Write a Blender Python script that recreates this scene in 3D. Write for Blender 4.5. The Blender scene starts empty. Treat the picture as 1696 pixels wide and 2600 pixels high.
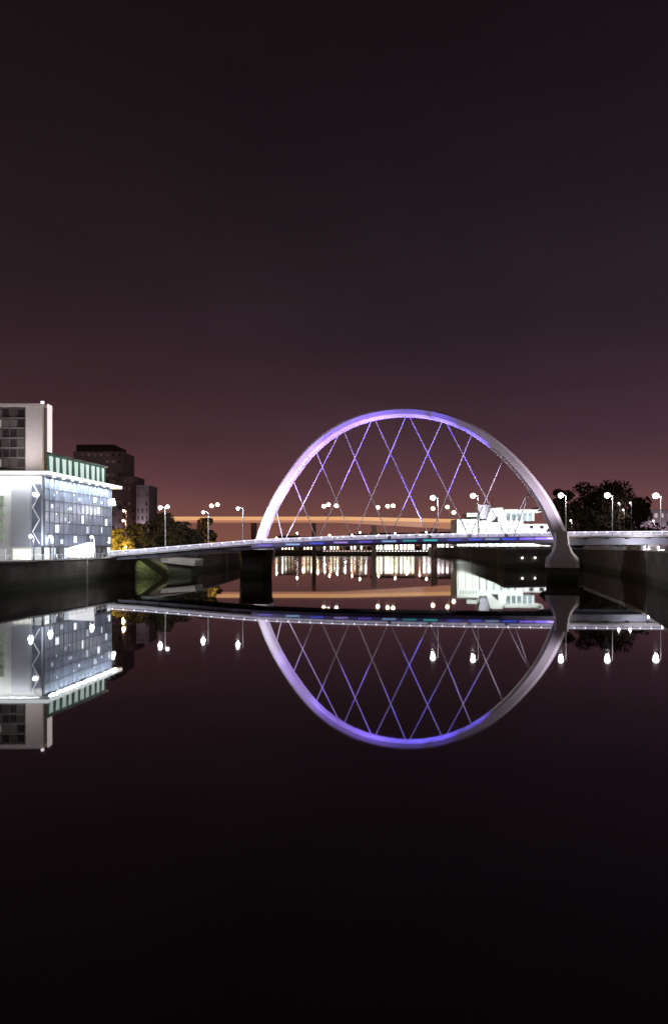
import bpy, math, random
from mathutils import Vector
random.seed(7)
PI = math.pi
sc = bpy.context.scene
# ------------------------------------------------------------------ camera
cam = bpy.data.objects.new('camera', bpy.data.cameras.new('camera'))
sc.collection.objects.link(cam); sc.camera = cam
cam.location = (0, 0, 10); cam.rotation_euler = (PI/2, 0, 0)
cam.data.sensor_fit = 'HORIZONTAL'; cam.data.sensor_width = 36
cam.data.lens = 36*1500/1696; cam.data.shift_y = 86/1696
cam.data.clip_start = 0.5; cam.data.clip_end = 9000
# ------------------------------------------------------------------ sky: a city night glow
w = bpy.data.worlds.new('World'); sc.world = w; w.use_nodes = True
nt = w.node_tree; nt.nodes.clear()
def N(nt, t, **k):
    n = nt.nodes.new(t)
    for a, b in k.items(): setattr(n, a, b)
    return n
out = N(nt, 'ShaderNodeOutputWorld'); bg = N(nt, 'ShaderNodeBackground')
tc = N(nt, 'ShaderNodeTexCoord'); sx = N(nt, 'ShaderNodeSeparateXYZ'); rp = N(nt, 'ShaderNodeValToRGB')
nt.links.new(tc.outputs['Generated'], sx.inputs[0]); nt.links.new(sx.outputs['Z'], rp.inputs[0])
def s2l(c): return tuple(((v/255+.055)/1.055)**2.4 if v/255 > .04045 else v/255/12.92 for v in c)
stops = [(0, (130, 84, 70)), (.035, (118, 76, 70)), (.10, (94, 60, 65)), (.17, (73, 48, 56)), (.245, (58, 39, 46)), (.33, (46, 32, 39)),
         (.43, (38, 28, 33)), (.53, (32, 23, 28)), (.62, (27, 19, 23)), (.70, (22, 16, 19)), (1, (16, 10, 12))]
cr = rp.color_ramp
cr.interpolation = 'LINEAR'
cr.elements[0].position = 0; cr.elements[0].color = (*s2l(stops[0][1]), 1)
cr.elements[1].position = 1; cr.elements[1].color = (*s2l(stops[-1][1]), 1)
for p, c in stops[1:-1]:
    e = cr.elements.new(p); e.color = (*s2l(c), 1)
# azimuth: the glow is warmer on the left of the river, violet on the right; soft cloud mottling
mx = N(nt, 'ShaderNodeMapRange'); mx.inputs[1].default_value = -.35; mx.inputs[2].default_value = .5
nt.links.new(sx.outputs['X'], mx.inputs[0])
rc = N(nt, 'ShaderNodeValToRGB'); rc.color_ramp.elements[0].color = (1.02, .99, .93, 1); rc.color_ramp.elements[1].color = (.95, 1.0, 1.06, 1)
nt.links.new(mx.outputs[0], rc.inputs[0])
mul = N(nt, 'ShaderNodeMix', data_type='RGBA', blend_type='MULTIPLY'); mul.inputs[0].default_value = 1
nt.links.new(rp.outputs[0], mul.inputs[6]); nt.links.new(rc.outputs[0], mul.inputs[7])
no = N(nt, 'ShaderNodeTexNoise'); no.inputs['Scale'].default_value = 3.2; no.inputs['Detail'].default_value = 3
mp = N(nt, 'ShaderNodeMapping'); mp.inputs['Scale'].default_value = (1, 1, 2.4)
nt.links.new(tc.outputs['Generated'], mp.inputs[0]); nt.links.new(mp.outputs[0], no.inputs[0])
mr = N(nt, 'ShaderNodeMapRange'); mr.inputs[1].default_value = .3; mr.inputs[2].default_value = .7; mr.inputs[3].default_value = .9; mr.inputs[4].default_value = 1.1
nt.links.new(no.outputs['Fac'], mr.inputs[0])
mul2 = N(nt, 'ShaderNodeVectorMath', operation='SCALE')
nt.links.new(mul.outputs[2], mul2.inputs[0]); nt.links.new(mr.outputs[0], mul2.inputs['Scale'])
nt.links.new(mul2.outputs[0], bg.inputs[0]); bg.inputs[1].default_value = 1.0
nt.links.new(bg.outputs[0], out.inputs[0])
sc.view_settings.view_transform = 'Standard'; sc.view_settings.look = 'None'
sc.view_settings.exposure = 0; sc.view_settings.gamma = 1
sc.cycles.use_denoising = True
sc.cycles.sample_clamp_indirect = 6
sc.cycles.max_bounces = 6
sc.cycles.caustics_reflective = False

# ------------------------------------------------------------------ helpers
def at(px, py, Y):            # photograph pixel + real distance -> world x, z
    return (px-848)*Y/1500, 10+(1386-py)*Y/1500
class MB:
    def __init__(s): s.v = []; s.f = []
    def quad(s, a, b, c, d):
        n = len(s.v); s.v += [tuple(a), tuple(b), tuple(c), tuple(d)]; s.f.append((n, n+1, n+2, n+3)); return s
    def box(s, x0, x1, y0, y1, z0, z1):
        return s.hexa([(x0,y0,z0),(x1,y0,z0),(x1,y1,z0),(x0,y1,z0),(x0,y0,z1),(x1,y0,z1),(x1,y1,z1),(x0,y1,z1)])
    def hexa(s, p):
        n = len(s.v); s.v += [tuple(q) for q in p]
        s.f += [tuple(n+i for i in f) for f in ((3,2,1,0),(4,5,6,7),(0,1,5,4),(1,2,6,5),(2,3,7,6),(3,0,4,7))]; return s
    def prism(s, pts, z0, z1):
        n = len(s.v); k = len(pts)
        s.v += [(x, y, z0) for x, y in pts]+[(x, y, z1) for x, y in pts]
        s.f.append(tuple(n+i for i in range(k))[::-1]); s.f.append(tuple(n+k+i for i in range(k)))
        for i in range(k):
            j = (i+1) % k; s.f.append((n+i, n+j, n+k+j, n+k+i))
        return s
    def tube(s, pts, rad, seg=8, cap=True):
        pts = [Vector(p) for p in pts]
        if not hasattr(rad, '__len__'): rad = [rad]*len(pts)
        base = len(s.v)
        for i, p in enumerate(pts):
            d = (pts[min(i+1, len(pts)-1)]-pts[max(i-1, 0)]).normalized()
            u = d.cross(Vector((0, 0, 1)) if abs(d.z) < .95 else Vector((0, 1, 0))).normalized(); v = d.cross(u)
            for k in range(seg):
                a = 2*PI*k/seg; s.v.append(tuple(p+(u*math.cos(a)+v*math.sin(a))*rad[i]))
        for i in range(len(pts)-1):
            for k in range(seg):
                a = base+i*seg+k; b = base+i*seg+(k+1) % seg
                s.f.append((a, b, b+seg, a+seg))
        if cap:
            s.f.append(tuple(base+k for k in range(seg))[::-1]); e = base+(len(pts)-1)*seg
            s.f.append(tuple(e+k for k in range(seg)))
        return s
    def ball(s, c, r, sq=1.0, seg=10, rings=7):
        pts = []; rr = []
        for i in range(rings+1):
            a = PI*i/rings; pts.append((c[0], c[1], c[2]-math.cos(a)*r*sq)); rr.append(max(.01, math.sin(a)*r))
        return s.tube(pts, rr, seg)
    def sweep(s, rings, closed_ends=True):   # rings: list of equal-length point loops
        n = len(s.v); k = len(rings[0])
        for r in rings: s.v += [tuple(p) for p in r]
        for i in range(len(rings)-1):
            for j in range(k):
                a = n+i*k+j; b = n+i*k+(j+1) % k
                s.f.append((a, b, b+k, a+k))
        if closed_ends:
            s.f.append(tuple(n+j for j in range(k))[::-1]); e = n+(len(rings)-1)*k
            s.f.append(tuple(e+j for j in range(k)))
        return s
    def build(s, name, m, parent=None, smooth=False):
        me = bpy.data.meshes.new(name); me.from_pydata(s.v, [], s.f); me.update()
        import bmesh
        bm = bmesh.new(); bm.from_mesh(me); bmesh.ops.recalc_face_normals(bm, faces=bm.faces); bm.to_mesh(me); bm.free()
        if smooth:
            for p in me.polygons: p.use_smooth = True
        me.materials.append(m)
        o = bpy.data.objects.new(name, me); sc.collection.objects.link(o)
        if parent is not None: o.parent = parent; o.matrix_parent_inverse = Vector((0,0,0)) and parent.matrix_world.inverted() if False else o.matrix_parent_inverse
        return o
def tag(o, label=None, cat=None, group=None, kind=None):
    if label: o['label'] = label
    if cat: o['category'] = cat
    if group: o['group'] = group
    if kind: o['kind'] = kind
    return o
def thing(name, label, cat, group=None):
    o = bpy.data.objects.new(name, None); sc.collection.objects.link(o); return tag(o, label, cat, group)
def copy_tree(o, parent=None):
    c = o.copy(); sc.collection.objects.link(c); c.parent = parent
    for ch in o.children: copy_tree(ch, c)
    return c

MATS = {}
def mat(name, col, rough=.6, metal=0, emis=None, es=0, noise=.25, scale=.6, bump=.0, spec=.5):
    if name in MATS: return MATS[name]
    m = bpy.data.materials.new(name); m.use_nodes = True; t = m.node_tree; b = t.nodes['Principled BSDF']
    b.inputs['Roughness'].default_value = rough; b.inputs['Metallic'].default_value = metal
    b.inputs['Specular IOR Level'].default_value = spec
    tc = N(t, 'ShaderNodeNewGeometry'); n1 = N(t, 'ShaderNodeTexNoise'); n1.inputs['Scale'].default_value = scale; n1.inputs['Detail'].default_value = 5
    t.links.new(tc.outputs['Position'], n1.inputs[0])
    r = N(t, 'ShaderNodeMapRange'); r.inputs[1].default_value = .3; r.inputs[2].default_value = .7
    r.inputs[3].default_value = 1-noise; r.inputs[4].default_value = 1+noise
    t.links.new(n1.outputs['Fac'], r.inputs[0])
    sm = N(t, 'ShaderNodeVectorMath', operation='SCALE'); sm.inputs[0].default_value = col
    t.links.new(r.outputs[0], sm.inputs['Scale']); t.links.new(sm.outputs[0], b.inputs['Base Color'])
    if bump:
        bp = N(t, 'ShaderNodeBump'); bp.inputs['Strength'].default_value = bump; bp.inputs['Distance'].default_value = .1
        t.links.new(n1.outputs['Fac'], bp.inputs['Height']); t.links.new(bp.outputs[0], b.inputs['Normal'])
    if emis:
        b.inputs['Emission Color'].default_value = (*emis, 1); b.inputs['Emission Strength'].default_value = es
    MATS[name] = m; return m
def glow(name, col, es): return mat('glow_'+name, (.6, .6, .6), .5, emis=col, es=es, noise=.05)

white = mat('white_paint', (.78, .78, .78), .45, noise=.07, scale=.3)
grey_steel = mat('grey_steel', (.42, .43, .45), .4, .3, noise=.12)
dark_steel = mat('dark_steel', (.10, .11, .13), .45, .4)
concrete = mat('concrete', (.34, .32, .30), .85, noise=.3, scale=.5, bump=.3)
pale_conc = mat('pale_concrete', (.55, .51, .49), .8, noise=.15, scale=.4, bump=.2)
paving = mat('paving', (.36, .35, .34), .8, noise=.25, scale=.8, bump=.2)
coping_m = mat('coping_stone', (.50, .47, .43), .8, noise=.25, scale=1.2)
asphalt = mat('asphalt', (.05, .05, .052), .85, noise=.2, scale=2)
soil = mat('ground_soil', (.09, .085, .07), .95, noise=.4, scale=.05)
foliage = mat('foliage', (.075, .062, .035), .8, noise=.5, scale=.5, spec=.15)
foliage2 = mat('foliage_lamplit', (.16, .13, .045), .8, noise=.4, scale=.6, spec=.15)  # lighter leaves, golden lamplight partly put into the colour
bark = mat('bark', (.09, .07, .05), .9, noise=.4, scale=2, bump=.4)
grass_m = mat('grass', (.14, .16, .06), .9, noise=.5, scale=1.5, bump=.6)
render_w = mat('white_render', (.72, .72, .70), .7, noise=.06, scale=.2)
panel_l = mat('lilac_panel', (.42, .42, .46), .6, noise=.06, scale=.2)
brown_clad = mat('brown_cladding', (.20, .16, .18), .8, noise=.2, scale=.1)
plum_clad = mat('plum_cladding', (.16, .11, .13), .8, noise=.2, scale=.1)
dk_frame = mat('dark_frame', (.05, .05, .055), .5)
dglass = mat('dark_glass', (.035, .04, .045), .12, noise=.2, scale=.3, spec=.8)

# stone river wall with courses and a darker tidal band (a real stain of the wall)
def stone_mat():
    m = bpy.data.materials.new('quay_stone'); m.use_nodes = True; t = m.node_tree; b = t.nodes['Principled BSDF']
    b.inputs['Roughness'].default_value = .9
    tc = N(t, 'ShaderNodeNewGeometry'); n1 = N(t, 'ShaderNodeTexNoise'); n1.inputs['Scale'].default_value = .25; n1.inputs['Detail'].default_value = 8
    t.links.new(tc.outputs['Position'], n1.inputs[0])
    s = N(t, 'ShaderNodeSeparateXYZ'); t.links.new(tc.outputs['Position'], s.inputs[0])
    wv = N(t, 'ShaderNodeMath', operation='SINE'); ml = N(t, 'ShaderNodeMath', operation='MULTIPLY'); ml.inputs[1].default_value = 2*PI/.6
    t.links.new(s.outputs['Z'], ml.inputs[0]); t.links.new(ml.outputs[0], wv.inputs[0])
    ad = N(t, 'ShaderNodeMath', operation='MULTIPLY_ADD'); ad.inputs[1].default_value = .05
    t.links.new(wv.outputs[0], ad.inputs[0]); t.links.new(n1.outputs['Fac'], ad.inputs[2])
    r = N(t, 'ShaderNodeValToRGB'); r.color_ramp.elements[0].position = .3; r.color_ramp.elements[0].color = (.07, .06, .045, 1)
    r.color_ramp.elements[1].position = .75; r.color_ramp.elements[1].color = (.16, .14, .12, 1)
    t.links.new(ad.outputs[0], r.inputs[0])
    al = N(t, 'ShaderNodeMapRange'); al.inputs[1].default_value = 1.2; al.inputs[2].default_value = 2.6
    t.links.new(s.outputs['Z'], al.inputs[0])
    mi = N(t, 'ShaderNodeMix', data_type='RGBA'); mi.inputs[6].default_value = (.035, .045, .02, 1)
    t.links.new(al.outputs[0], mi.inputs[0]); t.links.new(r.outputs[0], mi.inputs[7]); t.links.new(mi.outputs[2], b.inputs['Base Color'])
    bp = N(t, 'ShaderNodeBump'); bp.inputs['Strength'].default_value = .5; bp.inputs['Distance'].default_value = .2
    t.links.new(ad.outputs[0], bp.inputs['Height']); t.links.new(bp.outputs[0], b.inputs['Normal'])
    return m
stone = stone_mat()

def water_mat():
    m = bpy.data.materials.new('river_water'); m.use_nodes = True; t = m.node_tree; b = t.nodes['Principled BSDF']
    b.inputs['Base Color'].default_value = (.010, .005, .004, 1)
    b.inputs['Roughness'].default_value = .05; b.inputs['IOR'].default_value = 2.5
    tc = N(t, 'ShaderNodeTexCoord'); n1 = N(t, 'ShaderNodeTexNoise'); n1.inputs['Scale'].default_value = .35; n1.inputs['Detail'].default_value = 3
    mp = N(t, 'ShaderNodeMapping'); mp.inputs['Scale'].default_value = (1, .45, 1)
    t.links.new(tc.outputs['Object'], mp.inputs[0]); t.links.new(mp.outputs[0], n1.inputs[0])
    bp = N(t, 'ShaderNodeBump'); bp.inputs['Strength'].default_value = .1; bp.inputs['Distance'].default_value = .0016
    t.links.new(n1.outputs['Fac'], bp.inputs['Height']); t.links.new(bp.outputs[0], b.inputs['Normal'])
    # wind patches: calm and slightly ruffled areas
    n2 = N(t, 'ShaderNodeTexNoise'); n2.inputs['Scale'].default_value = .012; n2.inputs['Detail'].default_value = 2
    t.links.new(tc.outputs['Object'], n2.inputs[0])
    r = N(t, 'ShaderNodeMapRange'); r.inputs[1].default_value = .35; r.inputs[2].default_value = .65; r.inputs[3].default_value = .8; r.inputs[4].default_value = 1.2
    t.links.new(n2.outputs['Fac'], r.inputs[0])
    # calm in the lee of the bridge, ruffled by the breeze upstream of it
    sp = N(t, 'ShaderNodeSeparateXYZ'); t.links.new(tc.outputs['Object'], sp.inputs[0])
    y = N(t, 'ShaderNodeMapRange'); y.inputs[1].default_value = 195; y.inputs[2].default_value = 330; y.inputs[3].default_value = .022; y.inputs[4].default_value = .165
    t.links.new(sp.outputs['Y'], y.inputs[0])
    pm = N(t, 'ShaderNodeMath', operation='MULTIPLY'); t.links.new(r.outputs[0], pm.inputs[0]); t.links.new(y.outputs[0], pm.inputs[1])
    t.links.new(pm.outputs[0], b.inputs['Roughness'])
    return m

# ------------------------------------------------------------------ setting: river, banks
o = MB().quad((-4000, -300, 0), (4000, -300, 0), (4000, 7000, 0), (-4000, 7000, 0)).build('water', water_mat()); tag(o, kind='structure')
Lq = [(-92, 0), (-80, 80), (-71.8, 127), (-62.6, 185)]                       # left quay edge
Lb = [(-62.6, 185), (-55, 205), (-50.5, 235), (-49, 300), (-60, 600)]
Rq = [(48, 0), (60, 90), (75.7, 134), (91, 176), (115, 273), (76, 263), (82, 300), (100, 470), (96, 600)]
LZ, RZ, FZ = 6.5, 8.6, 5.5
tag(MB().prism([(-3000, -200), (-100, -200)]+Lq+[(-3000, 185)], -3, LZ).build('ground', soil), kind='structure')
tag(MB().prism([(-3000, 185.0)]+Lb+[(-3000, 600)], -3, LZ+.3).build('ground', soil), kind='structure')
tag(MB().prism([(4000, -200), (40, -200)][::1]+Rq+[(4000, 600)], -3, RZ).build('ground', soil), kind='structure')
tag(MB().prism([(-3500, 600), (4000, 600), (4500, 6500), (-4000, 6500)], -3, FZ).build('ground', soil), kind='structure')
# promenade paving on the left quay: a sheet 4 mm over the ground
tag(MB().prism([(-130, 60), (-83.8, 60), (-72.6, 127), (-63.4, 184.5), (-130, 184.5)], LZ+.001, LZ+.012).build('pavement', paving), kind='structure')
tag(MB().prism([(60.5, 60), (85, 60), (110, 176), (130, 262), (113, 262), (91.7, 176), (76.4, 134), (61, 90)], RZ+.001, RZ+.012).build('pavement', paving), kind='structure')

def wallstrip(pts, z0, z1, out_):                      # thin facing wall along a polyline, thickness to the outside
    rings = []
    for i, p in enumerate(pts):
        a = Vector(pts[max(i-1, 0)]); c = Vector(pts[min(i+1, len(pts)-1)]); d = (c-a).normalized(); n = Vector((d.y, -d.x))*out_
        q = Vector(p)
        rings.append([(q.x-n.x*.2, q.y-n.y*.2, z0), (q.x+n.x*.45, q.y+n.y*.45, z0), (q.x+n.x*.3, q.y+n.y*.3, z1), (q.x-n.x*.2, q.y-n.y*.2, z1)])
    return rings
def ladder(t, p, d, n, z):
    m = MB()
    for k in (-.25, .25): m.tube([(p.x+d.x*k+n.x*.75, p.y+d.y*k+n.y*.75, -.5), (p.x+d.x*k+n.x*.75, p.y+d.y*k+n.y*.75, z+.6)], .05, 6)
    for i in range(int(z/.4)): m.tube([p.to_3d()+d.to_3d()*-.25+n.to_3d()*.75+Vector((0, 0, .3+i*.4)), p.to_3d()+d.to_3d()*.25+n.to_3d()*.75+Vector((0, 0, .3+i*.4))], .03, 5)
    m.build('ladder', mat('galvanised', (.5, .5, .5), .5), t)
def quay(label, pts, z, sgn):
    t = thing('quay_wall', label, 'quay wall', 'river quay walls')
    MB().sweep(wallstrip(pts, -3, z-.15, sgn)).build('wall_face', stone, t)
    rings = []
    for i, p in enumerate(pts):
        a = Vector(pts[max(i-1, 0)]); c = Vector(pts[min(i+1, len(pts)-1)]); d = (c-a).normalized(); n = Vector((d.y, -d.x))*sgn; q = Vector(p)
        rings.append([(q.x-n.x*.7, q.y-n.y*.7, z-.148), (q.x+n.x*.55, q.y+n.y*.55, z-.148), (q.x+n.x*.55, q.y+n.y*.55, z+.25), (q.x-n.x*.7, q.y-n.y*.7, z+.25)])
    MB().sweep(rings).build('coping', coping_m, t)
    if z > 6 and len(pts) in (4, 5):
        for a, b in list(zip(pts, pts[1:]))[1:3]:
            a = Vector(a); b = Vector(b); d = (b-a).normalized(); ladder(t, a.lerp(b, .55), d, Vector((d.y, -d.x))*sgn, z)
    return t
quay('dark stone quay wall with pale coping below the glass building', Lq[:-1]+[(-62.75, 184.2)], LZ, 1)
quay('dark river wall behind the left end of the bridge', Lb, LZ+.3, 1)
quay('dark stone quay wall running under the right end of the bridge', Rq[:5], RZ, -1)
quay('dark promontory wall behind the right foot of the arch', Rq[4:], RZ, -1)
quay('lit far quay wall across the river under the arch', [(-60, 600), (96, 600)], FZ, 1)

# grass slope and concrete apron at the left abutment
g = MB().hexa([(-62.2, 184.6, -1), (-52.6, 187, -1), (-55.4, 204, -1), (-62.0, 204, -1), (-62.2, 184.9, 5.6), (-61.0, 185.6, 5.4), (-58, 204, 6), (-62.0, 204, 6.4)])
tag(g.build('grass_slope', grass_m), 'green grassy bank slope at the water under the left bridge end', 'grass bank')
t = thing('abutment_block', 'pale concrete ledge of the abutment under the left part of the bridge', 'abutment')
MB().hexa([(-57.5, 197, 4.4), (-46.6, 197, 3.2), (-45.4, 204, 3.3), (-57.5, 208, 4.6), (-59.5, 197, 5.9), (-46.0, 197, 5.2), (-45, 204, 5.5), (-58, 208, 6.4)]).build('ledge', concrete, t)
MB().hexa([(-57, 198, -2), (-48, 198, -2), (-47, 204, -2), (-57, 208, -2), (-57, 198, 4.38), (-48, 198, 3.36), (-47, 204, 3.4), (-57, 208, 4.5)]).build('footing', stone, t)

# ------------------------------------------------------------------ the bridge
prof = [(-68, 7.0), (-54.8, 7.9), (-38, 9.3), (-22, 10.6), (0, 11.5), (23, 12.1), (46, 12.5), (69, 12.8), (97, 13.0), (150, 13.1)]
def zd(x):
    for (a, za), (b, zb) in zip(prof, prof[1:]):
        if x <= b:
            t = (x-a)/(b-a); return za+(zb-za)*t
    return prof[-1][1]
YN, YF = 172.0, 190.0
xs = [-66+i*2 for i in range(103)]
br = thing('arch_bridge', 'curved road bridge hung from a floodlit purple and white arch', 'bridge')
ring = lambda x, y0, y1, a, b: [(x, y0, zd(x)+a), (x, y1, zd(x)+a), (x, y1, zd(x)+b), (x, y0, zd(x)+b)]
MB().sweep([ring(x, YN+1.5, YF-1.5, -.6, 0) for x in xs]).build('deck', asphalt, br)
blue_grey = mat('fascia_paint', (.36, .38, .46), .5, noise=.1, scale=.2)
def depth(x): return 1.5 if x < -20 else (1.5+(x+20)/90*.5 if x < 66 else 2.6)
for y0, y1 in ((YN+1.9, YN+2.3), (YF-2.3, YF-1.9)):
    MB().sweep([[(x, y0, zd(x)-depth(x)), (x, y1, zd(x)-depth(x)), (x, y1, zd(x)-.603), (x, y0, zd(x)-.603)] for x in xs]).build('edge_girder', blue_grey, br)
# pavement slabs either side and edge fascias
for y0, y1 in ((YN-.1, YN+1.497), (YF-1.497, YF+.1)):
    MB().sweep([ring(x, y0, y1, -.35, .15) for x in xs]).build('footway', pale_conc, br)
for i in range(34):                                     # cross beams / outriggers
    x = -64+i*6
    if x > 138: break
    MB().hexa([(x-.25, YN-.05, zd(x)-.9), (x+.25, YN-.05, zd(x)-.9), (x+.25, YF+.05, zd(x)-.9), (x-.25, YF+.05, zd(x)-.9),
               (x-.25, YN-.05, zd(x)-.62), (x+.25, YN-.05, zd(x)-.62), (x+.25, YF+.05, zd(x)-.62), (x-.25, YF+.05, zd(x)-.62)]).build('cross_beam', dark_steel, br)
led = glow('rail', (.85, .80, 1.0), 5)
for y in (YN, YF):
    r = MB()
    for dz, rr in ((1.25, .08), (.95, .03), (.7, .03), (.45, .03)):
        r.tube([(x, y, zd(x)+dz) for x in xs[::2]], rr, 6)
    for i in range(69):
        x = -66+i*3
        if x > 138: break
        r.box(x-.06, x+.06, y-.06, y+.06, zd(x)+.15, zd(x)+1.25)
    r.build('railing', grey_steel, br)
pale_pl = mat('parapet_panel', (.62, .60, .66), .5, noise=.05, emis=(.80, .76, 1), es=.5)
for y, s in ((YN+.25, 1), (YF-.25, 1)):                 # parapet kick panel, the railing's brightness put in as emission
    MB().sweep([[(x, y, zd(x)+.153), (x, y+.08, zd(x)+.153), (x, y+.08, zd(x)+.8), (x, y, zd(x)+.8)] for x in xs]).build('parapet_panel', pale_pl, br)
strip = glow('handrail', (.86, .80, 1.0), 1.0)
MB().sweep([ring(x, YN-.14, YN-.085, 1.05, 1.33) for x in xs]).build('added_handrail_strip', strip, br)  # glowing strips added on both sides to brighten the railing band
MB().sweep([ring(x, YF+.085, YF+.14, 1.05, 1.33) for x in xs]).build('added_handrail_strip', strip, br)
navy = glow('added_navy', (.06, .09, .75), .10)
MB().sweep([ring(x, YN-.16, YN-.104, -1.0, .1) for x in xs if -24 <= x <= 66]).build('edge_glow', navy, br)  # blue light on the deck edge put in as a glowing strip
for i in range(54):                                     # a lit stud on each railing post
    x = -64.5+i*3.2
    MB().ball((x, YN-.12, zd(x)+1.1), .17, 1, 6, 4).build('rail_light', led, br)
# coloured fixtures under the near edge
cols = {'blue': (.05, .10, 1), 'indigo': (.22, .12, 1), 'teal': (.02, .45, .42), 'ice': (.35, .6, 1), 'violet': (.55, .35, 1)}
seq = [(-20,'indigo',.5),(-12,'ice',.6),(-5,'blue',.5),(2,'violet',.5),(9,'indigo',.4),(16,'ice',.5),(22,'teal',.5),(28,'teal',.8),(35,'blue',.4),(41,'blue',.6),(46,'ice',.4),(51,'blue',.7),(56,'indigo',1.1),(60.5,'indigo',1.8),(64,'violet',1.8)]
for x, c, k in seq:
    MB().box(x-2.0, x+2.0, YN-.35, YN-.17, zd(x)-.75, zd(x)-.4).build('edge_light', glow('edge_%s_%d' % (c, int(k*10)), cols[c], 1.3*k), br)
# arch centre line, measured in the arch's own plane: left foot beyond the deck, right foot in front of it
L0, R0 = Vector((-23.5, 195)), Vector((64.8, 167)); dv = (R0-L0)
pxl = [(660,1380),(667,1352),(681,1310),(709,1255),(742,1199),(786,1146),(842,1099),(897,1071),(952,1055),(1030,1047),(1091,1052),(1146,1068),(1202,1092),(1257,1130),(1312,1183),(1357,1238),(1390,1290),(1412,1332),(1424,1365)]
def on_plane(px, py):
    k = (px-848)/1500                                   # x = k*y ; solve on the L0-R0 line
    s = (k*L0.y-L0.x)/(dv.x-k*dv.y); q = L0+dv*s
    return s, 10+(1386-py)*q.y/1500
sh = [on_plane(*p) for p in pxl]
def catmull(P, n=6):
    o = []
    for i in range(len(P)-1):
        p0, p1, p2, p3 = [P[max(0, min(len(P)-1, i+d))] for d in (-1, 0, 1, 2)]
        for j in range(n):
            t = j/n
            o.append(tuple(.5*((2*b)+(-a+c)*t+(2*a-5*b+4*c-d)*t*t+(-a+3*b-3*c+d)*t**3) for a, b, c, d in zip(p0, p1, p2, p3)))
    o.append(P[-1]); return o
for _ in range(2):                                      # smooth measurement jitter
    sh = [sh[0]]+[tuple((a+2*b+c)/4 for a, b, c in zip(sh[i-1], sh[i], sh[i+1])) for i in range(1, len(sh)-1)]+[sh[-1]]
    sh = [sh[0]]+[(a, b+(.35 if 3 < i < 16 else 0)) for i, (a, b) in enumerate(sh[1:-1])]+[sh[-1]]
cl = catmull(sh)
dn = Vector((dv.x, dv.y, 0)).normalized(); nn = Vector((-dn.y, dn.x, 0))     # across the arch (away from camera)
def P3(s, h): q = L0+dv*s; return Vector((q.x, q.y, h))
pts = [P3(*c) for c in cl]
rings = []
for i, p in enumerate(pts):
    d = (pts[min(i+1, len(pts)-1)]-pts[max(i-1, 0)]).normalized(); u = d.cross(nn).normalized()
    if u.z < 0: u = -u
    s = cl[i][0]; hgt = 1.25+(.35 if s < .5 else .35+max(0, s-.7)*3.0)*abs(s-.5)*1.2; wd = 1.45
    rings.append([p-u*hgt-nn*wd*.75, p-u*hgt+nn*wd*.75, p-u*hgt*.55+nn*wd, p+u*hgt*.55+nn*wd, p+u*hgt+nn*wd*.75, p+u*hgt-nn*wd*.75, p+u*hgt*.55-nn*wd, p-u*hgt*.55-nn*wd])
MB().sweep(rings).build('arch', white, br)
# right foot: neck flaring into a pedestal on a river pier
def oct_ring(c, hx, hy, z, ch=.25):
    e = [(hx, -hy*(1-ch)), (hx, hy*(1-ch)), (hx*(1-ch), hy), (-hx*(1-ch), hy), (-hx, hy*(1-ch)), (-hx, -hy*(1-ch)), (-hx*(1-ch), -hy), (hx*(1-ch), -hy)]
    return [(c[0]+dn.x*a-nn.x*-b, c[1]+dn.y*a+nn.y*b, z) for a, b in e]
def cx(px): return (px-848)*167/1500
fp = [(1424, 34, 3.0, 1350), (1425, 33, 1.9, 1362) , (1426, 37, 2.0, 1384), (1427, 50, 2.3, 1402), (1427, 76, 2.7, 1418), (1427, 80, 2.8, 1441)]
MB().sweep([oct_ring((cx(a), 167), b*167/3000, c if i else 1.6, 10+(1386-y)*167/1500) for i, (a, b, c, y) in enumerate(fp)]).build('arch_foot', white, br)
MB().sweep([oct_ring((cx(1427), 167), k, j, z) for k, j, z in ((4.5, 2.9, 3.78), (4.2, 2.7, 3.2), (4.1, 2.5, -3))]).build('pier', stone, br)
MB().sweep([oct_ring((-25.4, 192.5), k, j, z) for k, j, z in ((5.2, 3.4, 8.7), (4.7, 3.2, 6.5), (4.5, 3.0, -3))]).build('pier', stone, br)
MB().sweep([oct_ring((-23.2, 195), k, j, z) for k, j, z in ((2.5, 2.2, 12.0), (2.9, 2.4, 8.75))]).build('arch_foot', white, br)
for x in (94.5, 112, 130):
    for y in (YN+4, YF-4):
        MB().tube([(x, y, -2), (x, y, 9.9)], 1.05, 14).build('column', pale_conc, br, True)
    MB().box(x-1.3, x+1.3, YN+1.95, YF-1.95, 9.6, 10.35).build('pier_cap', pale_conc, br)
# hangers: arch nodes (photo px) and deck anchors
An = [(711,1288),(758,1222),(811,1150),(875,1105),(947,1072),(1034,1064),(1119,1071),(1196,1105),(1268,1161),(1338,1241)]
Dn = [720, 806, 897, 988, 1091, 1192, 1285, 1375]
def node(i):
    s, h = on_plane(*An[i]); q = P3(s, h)
    return min(pts, key=lambda p: (p-q).length)
def dnode(k):
    Y = YF-.4 if k < 3 else YN+.4
    X = (Dn[k]-848)*Y/1500; return Vector((X, Y, zd(X)+.15))
cable = mat('hanger_steel', (.75, .72, .76), .5, 0, noise=.05)
for k in range(10):
    if k < 7:
        MB().tube([node(k), dnode(k)], .145, 6).build('hanger', cable, br)
    if k >= 3:
        MB().tube([node(k), dnode(k-3)], .145, 6).build('hanger', cable, br)
MB().tube([node(9), Vector((52.5, YN+.4, zd(52.5)+.15))], .145, 6).build('hanger', cable, br)
for k in range(7):
    p = dnode(k); MB().box(p.x-.5, p.x+.5, p.y-.35, p.y+.35, p.z+.003, p.z+.9).build('hanger_socket', white, br)

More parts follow.
